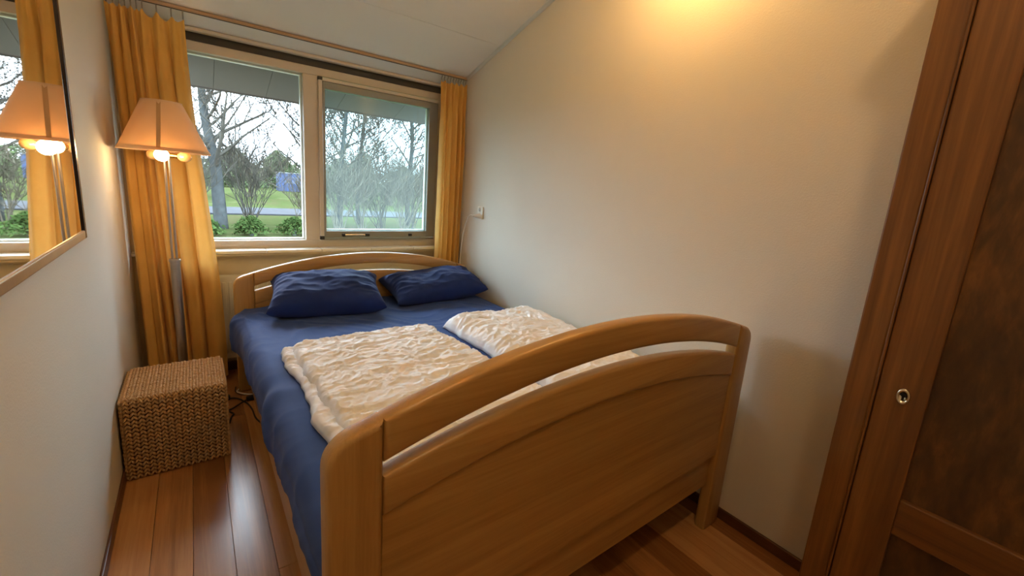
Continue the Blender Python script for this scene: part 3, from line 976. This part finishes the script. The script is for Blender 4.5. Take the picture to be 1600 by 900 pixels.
# ================================================================== SEAGRASS CUBE
bx0, bx1, by0, by1, bh = -1.966, -1.616, -1.010, -0.664, 0.352
cube = empty('woven_stool', ((bx0 + bx1) / 2, (by0 + by1) / 2, 0), 'braided seagrass cube stool on the floor beside the left wall', 'stool')
box('core', bx0 + 0.012, bx1 - 0.012, by0 + 0.012, by1 - 0.012, 0.004, bh - 0.012, 'wicker_core', cube, 0.01)
random.seed(9)
NB = 15
wb = (bx1 - bx0 - 0.014) / NB
def stitch(bm, p, t, side, nrm, ln, wd, th):
    """one leaf-shaped plait lobe: p centre, t its length direction, side across, nrm outwards"""
    prof = ((-0.5, 0.30), (-0.22, 0.95), (0.12, 1.0), (0.38, 0.62), (0.5, 0.15))
    rings = []
    for a, w_ in prof:
        c = p + t * (a * ln)
        rings.append([bm.verts.new(c + side * (math.cos(q) * wd * 0.5 * w_) + nrm * (math.sin(q) * th * w_)) for q in (0, R(60), R(120), R(180), R(270))])
    for r0, r1 in zip(rings, rings[1:]):
        for k_ in range(5):
            bm.faces.new((r0[k_], r0[(k_ + 1) % 5], r1[(k_ + 1) % 5], r1[k_]))
    bm.faces.new(rings[0][::-1])
    bm.faces.new(rings[-1])
def braid(path_fn, length, across, seed):
    bm = bmesh.new()
    rs = random.Random(seed)
    step = 0.0170
    n = int(length / step)
    for i in range(n):
        s_ = (i + 0.5) * length / n
        p, t, nrm = path_fn(s_)
        for sg in (-1, 1):
            tt = (t * 0.87 + across * (-sg * 0.50)).normalized()
            sd2 = nrm.cross(tt).normalized()
            stitch(bm, p + across * (sg * wb * 0.215) + t * rs.uniform(-0.0012, 0.0012) + nrm * rs.uniform(-0.001, 0.001), tt, sd2, nrm, 0.0235 * rs.uniform(0.94, 1.08), 0.0098, 0.0095 * rs.uniform(0.85, 1.15))
    return bm
rcn = 0.014
def wrap_path(s_):
    """up the front, over the top, down the back (at x = 0)"""
    h = bh - rcn - 0.003
    d = by1 - by0 - 2 * rcn
    q = rcn * math.pi / 2
    if s_ < h: return Vector((0, by0 + 0.004, 0.004 + s_)), Vector((0, 0, 1)), Vector((0, -1, 0))
    s_ -= h
    if s_ < q:
        a = s_ / rcn
        return Vector((0, by0 + rcn - (rcn - 0.004) * math.cos(a), bh - rcn + (rcn - 0.004) * math.sin(a))), Vector((0, math.sin(a), math.cos(a))), Vector((0, -math.cos(a), math.sin(a)))
    s_ -= q
    if s_ < d: return Vector((0, by0 + rcn + s_, bh - 0.004)), Vector((0, 1, 0)), Vector((0, 0, 1))
    s_ -= d
    if s_ < q:
        a = s_ / rcn
        return Vector((0, by1 - rcn + (rcn - 0.004) * math.sin(a), bh - rcn + (rcn - 0.004) * math.cos(a))), Vector((0, math.cos(a), -math.sin(a))), Vector((0, math.sin(a), math.cos(a)))
    s_ -= q
    return Vector((0, by1 - 0.004, bh - rcn - s_)), Vector((0, 0, -1)), Vector((0, 1, 0))
tot = 2 * (bh - rcn - 0.003) + (by1 - by0 - 2 * rcn) + rcn * math.pi
wraps = []
for i in range(NB):
    cx_ = bx0 + 0.007 + wb * (i + 0.5)
    if i < 3:
        bm = braid(wrap_path, tot, Vector((1, 0, 0)), 100 + i)
        o = from_bm('braid', bm, 'wicker', cube, True)
        base_x = -cube.location.x
        o.location = (cx_, 0, 0)
        wraps.append(o)
    else:
        o = wraps[i % 3].copy()
        COL.objects.link(o)
        o.parent = cube
        o.location = (cx_, 0, 0)
wb2 = (by1 - by0 - 0.014) / NB
sides = {}
for sgn, xf in ((1, bx1 - 0.004), (-1, bx0 + 0.004)):
    for i in range(NB):
        cy_ = by0 + 0.007 + wb2 * (i + 0.5)
        if i == 0:
            bm = braid(lambda s_: (Vector((xf, 0, 0.004 + s_)), Vector((0, 0, 1)), Vector((sgn, 0, 0))), bh - 0.010, Vector((0, 1, 0)), 200 + sgn)
            sides[sgn] = from_bm('braid', bm, 'wicker', cube, True)
            sides[sgn].location = (0, cy_, 0)
        else:
            o = sides[sgn].copy()
            COL.objects.link(o)
            o.parent = cube
            o.location = (0, cy_, 0)

# ================================================================== MIRROR / FRAMED GLASS on the left wall
py1, py0 = -1.258, -2.15
pz0, pz1 = 1.030, 1.95
pic = empty('framed_mirror', (-W, (py0 + py1) / 2, pz0), 'dark-framed mirror on the left wall reflecting the window, curtain and lit lamp', 'mirror')
fwid, fd, fbot = 0.022, 0.021, 0.025
box('frame_side', -W + 0.0005, -W + fd, py1 - fwid, py1, pz0, pz1, 'frame_dark', pic, 0.002)
box('frame_side', -W + 0.0005, -W + fd, py0, py0 + fwid, pz0, pz1, 'frame_dark', pic, 0.002)
box('frame_bottom', -W + 0.0005, -W + fd, py0 + fwid, py1 - fwid, pz0, pz0 + fbot, 'frame_gold', pic, 0.003)
box('frame_top', -W + 0.0005, -W + fd, py0 + fwid, py1 - fwid, pz1 - fwid, pz1, 'frame_dark', pic, 0.002)
box('mirror_glass', -W + 0.004, -W + 0.0165, py0 + fwid - 0.003, py1 - fwid + 0.003, pz0 + fbot - 0.003, pz1 - fwid + 0.003, 'mirror', pic)

# ================================================================== WALL SOCKET, plug and cords
soc = empty('wall_socket', (0, -0.452, 1.09), 'cream double wall socket low beside the corner curtain', 'socket')
box('face_plate', -0.010, -0.0005, -0.488, -0.416, 1.046, 1.136, 'white_plastic', soc, 0.004)
for zz in (1.068, 1.114):
    bm = bmesh.new()
    bm_tube(bm, [(-0.0095, -0.452, zz), (-0.0135, -0.452, zz)], [0.0195, 0.018], 20)
    r_ = from_bm('outlet_rim', bm, 'white_plastic', soc, True)
    bm = bmesh.new()
    bm_tube(bm, [(-0.0130, -0.452, zz), (-0.0142, -0.452, zz)], [0.014, 0.014], 20)
    from_bm('outlet_recess', bm, 'groove', r_, True)
plug = empty('plug_cord', (-0.02, -0.45, 1.068), 'white plug and thin cord drooping from the wall socket to the corner', 'cord')
tube('plug', [(-0.0145, -0.452, 1.068), (-0.030, -0.452, 1.068), (-0.046, -0.447, 1.067), (-0.060, -0.436, 1.067)], [0.018, 0.016, 0.011, 0.005], 'white_plastic', plug, 12)
tube('cord', [(-0.056, -0.440, 1.067), (-0.062, -0.410, 1.072), (-0.062, -0.375, 1.055), (-0.060, -0.335, 0.995), (-0.055, -0.300, 0.910), (-0.050, -0.275, 0.82), (-0.048, -0.262, 0.70), (-0.046, -0.258, 0.30), (-0.046, -0.27, 0.012)], 0.0026, 'white_plastic', plug, 6)

def catmull(pts, n=8):
    P = [Vector(p) for p in pts]
    P = [P[0] * 2 - P[1]] + P + [P[-1] * 2 - P[-2]]
    out = []
    for i in range(1, len(P) - 2):
        for k_ in range(n):
            t = k_ / n
            a, b_, c, d = P[i - 1], P[i], P[i + 1], P[i + 2]
            out.append(0.5 * ((2 * b_) + (c - a) * t + (2 * a - 5 * b_ + 4 * c - d) * t * t + (3 * b_ - a - 3 * c + d) * t ** 3))
    out.append(P[-2])
    return out
cab = empty('lamp_cord', (-1.56, -0.5, 0), 'tangled black lamp cord with an inline switch on the floor behind the stool', 'cord')
tube('cable', catmull([(-1.675, -0.47, 0.006), (-1.63, -0.43, 0.006), (-1.598, -0.435, 0.006), (-1.555, -0.455, 0.008), (-1.515, -0.53, 0.006), (-1.496, -0.62, 0.006), (-1.4885, -0.73, 0.006), (-1.46, -0.83, 0.006)]), 0.0042, 'black', cab, 6)
tube('cable', catmull([(-1.603, -0.72, 0.006), (-1.592, -0.66, 0.006), (-1.580, -0.63, 0.006), (-1.600, -0.585, 0.006), (-1.575, -0.565, 0.008), (-1.535, -0.535, 0.014), (-1.505, -0.50, 0.010), (-1.49, -0.485, 0.008)]), 0.0042, 'black', cab, 6)
box('inline_switch', -1.512, -1.470, -0.508, -0.478, 0.001, 0.024, 'black', cab, 0.006)
box('plug_block', -1.618, -1.583, -0.452, -0.420, 0.001, 0.026, 'black', cab, 0.006)
tube('cable', catmull([(-1.548, -0.30, 0.006), (-1.553, -0.36, 0.006), (-1.535, -0.40, 0.006), (-1.51, -0.42, 0.006)]), 0.0035, 'black', cab, 6)
wc = tube('white_cable', catmull([(-1.533, -0.345, 0.012), (-1.547, -0.385, 0.016), (-1.525, -0.425, 0.016), (-1.49, -0.447, 0.012), (-1.44, -0.455, 0.008)]), 0.0042, 'white_plastic', None, 6)
tag(wc, 'short white cable lying on the floor by the bed leg', 'cord')

# ================================================================== WARDROBE on the right
CX, CY0, CY1 = -0.50, -2.8545, -4.10
wd_ = empty('wardrobe', (CX / 2, (CY0 + CY1) / 2, 0), 'tall dark oak wardrobe with panelled doors against the right wall', 'wardrobe')
HT = 2.02
box('side_panel', CX + 0.02, -0.005, CY0 - 0.022, CY0 - 0.002, 0.0, HT, 'oak', wd_)
box('side_panel', CX + 0.02, -0.005, CY1, CY1 + 0.02, 0.0, HT, 'oak', wd_)
box('back_panel', -0.016, -0.004, CY1 + 0.02, CY0 - 0.022, 0.05, HT, 'oak', wd_)
box('bottom_board', CX + 0.02, -0.016, CY1 + 0.02, CY0 - 0.022, 0.06, 0.085, 'oak_y', wd_)
box('corner_post', CX, CX + 0.035, CY0 - 0.052, CY0, 0.0, HT, 'oak', wd_, 0.004)
box('corner_post', CX, CX + 0.035, CY1, CY1 + 0.052, 0.0, HT, 'oak', wd_, 0.004)
box('plinth', CX + 0.004, CX + 0.03, CY1 + 0.052, CY0 - 0.052, 0.0, 0.09, 'oak_y', wd_, 0.003)
box('cornice', CX - 0.03, -0.003, CY1 - 0.03, CY0 + 0.03, HT, HT + 0.06, 'oak_y', wd_, 0.012, 3)
tube('bead_moulding', [(CX - 0.001, CY0 - 0.054, 0.09), (CX - 0.001, CY0 - 0.054, HT - 0.01)], 0.0028, 'oak', wd_, 8)
def door(ya, yb_, lock):
    """frame-and-panel door between two y values (ya nearer the window)"""
    st_w = 0.082
    x0, x1 = CX + 0.001, CX + 0.024
    d = box('door', x0, x1, ya - st_w, ya, 0.095, HT - 0.01, 'oak', wd_, 0.003)     # lock stile
    box('stile', x0, x1, yb_, yb_ + st_w, 0.095, HT - 0.01, 'oak', d, 0.003)
    for z0, z1 in ((0.095, 0.185), (0.596, 0.680), (HT - 0.10, HT - 0.01)):
        box('rail', x0, x1, yb_ + st_w, ya - st_w, z0, z1, 'oak_y', d, 0.003)
    for z0, z1 in ((0.185, 0.596), (0.680, HT - 0.10)):
        box('panel', x0 + 0.013, x0 + 0.019, yb_ + st_w - 0.006, ya - st_w + 0.006, z0 - 0.006, z1 + 0.006, 'oak_panel', d)
    if lock:
        ly, lz = -2.9555, 0.906
        bm = bmesh.new()
        n = 28
        rings = []
        for k_, (rs_, dx) in enumerate(((1.0, 0.0), (0.98, -0.0035), (0.80, -0.0055), (0.62, -0.0040), (0.55, -0.0005))):
            rings.append([bm.verts.new((x0 + dx, ly + 0.0115 * rs_ * math.cos(2 * math.pi * i / n), lz + 0.0185 * rs_ * math.sin(2 * math.pi * i / n))) for i in range(n)])
        for a, b2 in zip(rings, rings[1:]):
            for i in range(n):
                bm.faces.new((a[i], a[(i + 1) % n], b2[(i + 1) % n], b2[i]))
        bm.faces.new(rings[-1])
        es = from_bm('keyhole_escutcheon', bm, 'nickel', d, True)
        es['label'] = 'oval nickel keyhole escutcheon'
        bm = bmesh.new()
        bm_tube(bm, [(x0 - 0.0002, ly, lz + 0.003), (x0 - 0.0018, ly, lz + 0.003)], 0.0042, 14)
        bm_box(bm, x0 - 0.0018, x0 - 0.0002, ly - 0.0016, ly + 0.0016, lz - 0.008, lz + 0.003)
        from_bm('keyhole', bm, 'black', es)
ym = (CY0 + CY1) / 2
door(CY0 - 0.057, ym + 0.002, True)
door(ym - 0.002, CY1 + 0.055, False)

# ================================================================== OUTDOORS
GZ = -0.35
def ground_z(y):
    return GZ + 0.37 * smooth01((y - 19.5) / 10.0)
def lawn_fn(u, v):
    y = 0.3 + 130 * v ** 2
    x_ = -70 + 150 * u
    return (x_, y, ground_z(y) + 0.03 * nz(x_ * 0.5, y * 0.5) - 0.02)
lawn = grid_mesh('lawn', lawn_fn, 60, 60, 'lawn')
tag(lawn, 'grass lawn outside the window', 'lawn', kind='structure')
road = box('road', -60, 80, 15.4, 18.6, GZ - 0.03, GZ + 0.03, 'road')
tag(road, 'grey road crossing the grass outside the window', 'road', kind='structure')

def limb(bm, rs, p, d, ln, r, depth, n, spread, up_):
    """one branch with its side branches"""
    segs = 4 if depth > 1 else 3
    pts, rad = [p.copy()], [r]
    q = p.copy()
    dd = d.copy()
    for i in range(segs):
        dd = (dd + Vector((rs.uniform(-1, 1), rs.uniform(-1, 1), rs.uniform(-0.6, 1) * up_)) * 0.16).normalized()
        q = q + dd * (ln / segs)
        pts.append(q.copy())
        rad.append(r * (1 - 0.72 * (i + 1) / segs))
    bm_tube(bm, pts, rad, n, cap=False)
    if depth == 0:
        return
    nb = rs.randint(4, 5) if depth > 1 else rs.randint(4, 6)
    for k_ in range(nb):
        f = rs.uniform(0.3, 1.0)
        i = min(segs - 1, int(f * segs))
        base = pts[i].lerp(pts[i + 1], f * segs - i)
        ax = Vector((rs.uniform(-1, 1), rs.uniform(-1, 1), rs.uniform(-0.3, 0.8) * up_ + 0.15))
        nd = (dd * (1 - spread) + ax.normalized() * spread).normalized()
        limb(bm, rs, base, nd, ln * rs.uniform(0.5, 0.78), max(0.0085, r * (1 - 0.7 * f) * rs.uniform(0.5, 0.75)), depth - 1, 3 if depth <= 2 else 4, spread, up_)

def tree(label, pts, rad, seed, nbr, blen, depth, mat='bark', z_from=0.35, cat='tree', spread=0.62):
    """bare tree: an explicit trunk line and branches grown from it"""
    rs = random.Random(seed)
    root = empty('bare_tree', pts[0], label, cat, 'bare trees outside')
    bm = bmesh.new()
    P = catmull(pts, 5)
    RR = [rad[0] + (rad[1] - rad[0]) * i / (len(P) - 1) for i in range(len(P))]
    bm_tube(bm, P, RR, 9)
    from_bm('trunk', bm, mat, root, True)
    bm = bmesh.new()
    for k_ in range(nbr):
        f = z_from + (1 - z_from) * (k_ + rs.random()) / nbr
        i = min(len(P) - 2, int(f * (len(P) - 1)))
        a = rs.uniform(0, 2 * math.pi)
        d = Vector((math.cos(a), 0.6 * math.sin(a), rs.uniform(0.3, 1.1))).normalized()
        limb(bm, rs, P[i], d, blen * rs.uniform(0.7, 1.2) * (1.15 - 0.5 * f), RR[i] * rs.uniform(0.3, 0.5), depth, 5, spread, 1.0)
    from_bm('branches', bm, 'twig' if mat == 'bark' else mat, root, True)
    return root

def shrub(label, x_, y_, h, spread, n, seed, mat='twig', depth=2):
    rs = random.Random(seed)
    root = empty('bare_shrub', (x_, y_, ground_z(y_)), label, 'shrub', 'leafless shrubs outside')
    bm = bmesh.new()
    for k_ in range(n):
        a = rs.uniform(0, 2 * math.pi)
        lean = rs.uniform(0.05, 1.0) * spread
        d = Vector((math.cos(a) * lean, math.sin(a) * lean * 0.6, 1)).normalized()
        p = Vector((x_ + rs.uniform(-0.12, 0.12), y_ + rs.uniform(-0.12, 0.12), ground_z(y_) - 0.05))
        limb(bm, rs, p, d, h * rs.uniform(0.55, 0.95), rs.uniform(0.012, 0.022), depth, 4, 0.5, 0.7)
    from_bm('stems', bm, mat, root, True)
    return root

def leafy(name, label, cat, group, x_, y_, w_, dth, h, n, leaf, mat, seed, taper=0.4):
    rs = random.Random(seed)
    z0 = ground_z(y_)
    root = empty(name, (x_, y_, z0), label, cat, group)
    tube('stem', [(x_, y_, z0 - 0.05), (x_, y_, z0 + h * 0.8)], [0.06, 0.02], 'bark', root, 6)
    vs_, fs = [], []
    for k_ in range(n):
        t = rs.random() ** 0.8
        wv = 1 - taper * t
        a = rs.uniform(0, 2 * math.pi)
        lump = 0.78 + 0.55 * nz(math.cos(a) * 2.2, math.sin(a) * 2.2 + t * 4.0, seed) + 0.25 * nz(math.cos(a) * 6, math.sin(a) * 6 + t * 11, seed + 4)
        rr = rs.random() ** 0.4 * lump * math.sqrt(max(0.0, 1 - t ** 2.2)) * (1 - taper * t)
        c = Vector((x_ + math.cos(a) * rr * w_, y_ + math.sin(a) * rr * dth, z0 + 0.02 + t * h * (1 + 0.25 * nz(math.cos(a) * 3, math.sin(a) * 3, seed + 8))))
        u_ = Vector((rs.uniform(-1, 1), rs.uniform(-1, 1), rs.uniform(-1, 1))).normalized()
        w2 = u_.orthogonal().normalized()
        L_ = leaf * rs.uniform(0.6, 1.3)
        i0 = len(vs_)
        vs_ += [c - u_ * L_, c + w2 * L_ * 0.4, c + u_ * L_, c - w2 * L_ * 0.4]
        fs.append((i0, i0 + 1, i0 + 2, i0 + 3))
    me = bpy.data.meshes.new('foliage')
    me.from_pydata([tuple(v) for v in vs_], [], fs)
    me.update()
    o = link_mesh('foliage', me, mat, root)
    o['kind'] = 'stuff'
    return root

tree('largest bare tree outside, grey trunk leaning left beyond the fixed pane', [(-1.12, 11.0, -0.40), (-1.15, 11.0, 0.6), (-1.17, 11.0, 1.35), (-1.28, 11.0, 2.1), (-1.36, 11.0, 3.0), (-1.33, 11.0, 4.2)], (0.17, 0.07), 5, 14, 2.0, 3, z_from=0.36)
tree('bare tree hidden by the mullion, its twigs reaching into the fixed pane', [(1.55, 12.5, -0.40), (1.50, 12.5, 1.2), (1.42, 12.5, 2.6), (1.35, 12.5, 4.4)], (0.10, 0.05), 8, 16, 2.2, 3, z_from=0.3)
tree('bare tree just right of the window mullion with spreading upper twigs', [(2.15, 11.6, -0.40), (2.15, 11.6, 1.0), (2.25, 11.6, 2.2), (2.45, 11.6, 4.0)], (0.10, 0.05), 12, 18, 2.3, 3, z_from=0.3)
tree('slender bare tree near the middle of the opening sash', [(3.05, 12.6, -0.40), (3.0, 12.6, 1.0), (3.15, 12.6, 2.4), (3.35, 12.6, 4.2)], (0.08, 0.04), 19, 17, 2.2, 3, z_from=0.3)
tree('bare tree farthest right, seen beside the corner curtain', [(4.75, 12.2, -0.40), (4.72, 12.2, 1.0), (4.85, 12.2, 2.4), (4.75, 12.2, 4.2)], (0.10, 0.05), 27, 18, 2.3, 3, z_from=0.28)

for i, (x_, y_, h, sp, n, mt, lb) in enumerate([
    (-0.42, 11.6, 3.1, 0.70, 24, 'twig', 'dense leafless shrub outside, standing alone in the fixed pane'),
    (-1.75, 10.4, 1.9, 0.6, 16, 'twig', 'leafless shrub partly behind the lamp shade'),
    (0.95, 10.8, 1.9, 0.6, 10, 'twig_pale', 'leafless shrub in front of the blue container'),
    (1.75, 10.2, 2.1, 0.6, 14, 'twig_pale', 'pale leafless shrub close to the mullion in the opening sash'),
    (2.55, 10.6, 2.0, 0.7, 15, 'twig_pale', 'pale arching shrub left of centre in the opening sash'),
    (3.25, 10.9, 2.0, 0.75, 15, 'twig', 'brown arching shrub at the centre of the opening sash'),
    (3.85, 10.4, 1.9, 0.7, 14, 'twig_pale', 'pale arching shrub right of centre in the opening sash'),
    (4.45, 11.2, 2.2, 0.6, 14, 'twig', 'brown leafless shrub nearest the corner curtain')]):
    shrub(lb, x_, y_, h, sp, n, 60 + i, mt)

for i, (x_, y_, w_, h, lb) in enumerate([
    (0.6, 33, 2.6, 2.5, 'evergreen bush between the big tree and the blue container'),
    (3.6, 35, 3.0, 2.5, 'broad evergreen bush right behind the blue container'),
    (-3.0, 34, 3.0, 2.3, 'evergreen bush beyond the big leaning tree trunk'),
    (7.2, 31, 2.6, 2.3, 'evergreen bush at the left edge of the opening sash'),
    (9.4, 33, 2.2, 3.2, 'tallest evergreen, pointed, at the centre of the opening sash'),
    (12.2, 31, 2.7, 2.2, 'evergreen bush right of centre in the opening sash'),
    (15.2, 32, 2.8, 2.6, 'evergreen bush at the right edge of the opening sash')]):
    leafy('evergreen_bush', lb, 'bush', 'evergreen bushes beyond the road', x_, y_, w_, 1.6, h, 7000, 0.11, 'leaf', 80 + i, 0.5)
for i, (x_, y_, h, sp, n, mt, lb) in enumerate([
    (-1.4, 23.5, 2.6, 0.8, 22, 'twig', 'brownish brushwood far behind the big leaning tree'),
    (0.8, 24.5, 2.4, 0.8, 22, 'twig_pale', 'brownish brushwood beyond the road, left of the blue container'),
    (5.3, 22.5, 2.5, 0.8, 24, 'twig_pale', 'pale brushwood beyond the road at the left of the opening sash'),
    (6.7, 24.0, 2.9, 0.8, 26, 'twig', 'brown brushwood beyond the road, left of the pointed evergreen'),
    (8.0, 22.8, 2.7, 0.8, 26, 'twig_pale', 'pale brushwood beyond the road below the pointed evergreen'),
    (9.3, 24.0, 2.9, 0.8, 26, 'twig', 'brown brushwood beyond the road, right of the pointed evergreen'),
    (10.8, 23.0, 2.6, 0.8, 24, 'twig_pale', 'pale brushwood beyond the road at the right of the opening sash')]):
    shrub(lb, x_, y_, h, sp, n, 160 + i, mt)
for i, (x_, w_, lb) in enumerate([(-1.55, 0.55, 'low leafy plant outside under the big tree'), (-0.55, 0.55, 'low leafy plant outside below the dense leafless shrub'), (0.45, 0.6, 'low leafy plant at the lower corner of the fixed pane')]):
    leafy('low_plant', lb, 'plant', 'low plants near the house', x_, 9.6, w_, 0.4, 0.42, 1100, 0.05, 'leaf_low', 95 + i, 0.3)

# hedgerow along the far side of the field: nobody could count its bushes
rs = random.Random(77)
vs_, fs = [], []
for k_ in range(30000):
    x_ = rs.uniform(-45, 75)
    top = 1.9 + 0.9 * nz(x_ * 0.35, 1.0) + 0.5 * nz(x_ * 1.1, 4.0)
    t = rs.random()
    c = Vector((x_, 46 + rs.uniform(-1.5, 1.5) * (1 - 0.5 * t), 0.0 + t * max(0.6, top)))
    u_ = Vector((rs.uniform(-1, 1), rs.uniform(-1, 1), rs.uniform(-1, 1))).normalized()
    w2 = u_.orthogonal().normalized()
    L_ = 0.20 * rs.uniform(0.6, 1.3)
    i0 = len(vs_)
    vs_ += [tuple(c - u_ * L_), tuple(c + w2 * L_ * 0.5), tuple(c + u_ * L_), tuple(c - w2 * L_ * 0.5)]
    fs.append((i0, i0 + 1, i0 + 2, i0 + 3))
me = bpy.data.meshes.new('hedgerow')
me.from_pydata(vs_, [], fs)
me.update()
tag(link_mesh('hedgerow', me, 'leaf'), 'grey-green hedgerow along the horizon beyond the road', 'hedge', kind='stuff')

ct = empty('container', (4.0, 30.4, ground_z(30)), 'blue container with faint white lettering far beyond the road', 'container')
gz = ground_z(30) - 0.02
box('body', 3.05, 4.75, 30.0, 31.6, gz, 1.22, 'container', ct, 0.02)
box('lid_rim', 3.02, 4.78, 29.97, 31.63, 1.20, 1.27, 'container_mark', ct, 0.01)
for i in range(7):
    box('wall_rib', 3.12 + i * 0.255, 3.17 + i * 0.255, 29.96, 30.005, gz, 0.42, 'container', ct, 0.008)
rs = random.Random(3)
bm = bmesh.new()
for z_, x0, x1, hh in ((0.92, 3.62, 4.05, 0.06), (0.66, 3.38, 4.30, 0.05), (0.55, 3.36, 4.40, 0.085)):
    x_ = x0
    while x_ < x1:
        w_ = rs.uniform(0.04, 0.10)
        bm_box(bm, x_, x_ + w_, 29.985, 30.0, z_, z_ + hh * rs.uniform(0.7, 1.0))
        x_ += w_ + 0.025
from_bm('lettering', bm, 'container_mark', ct)
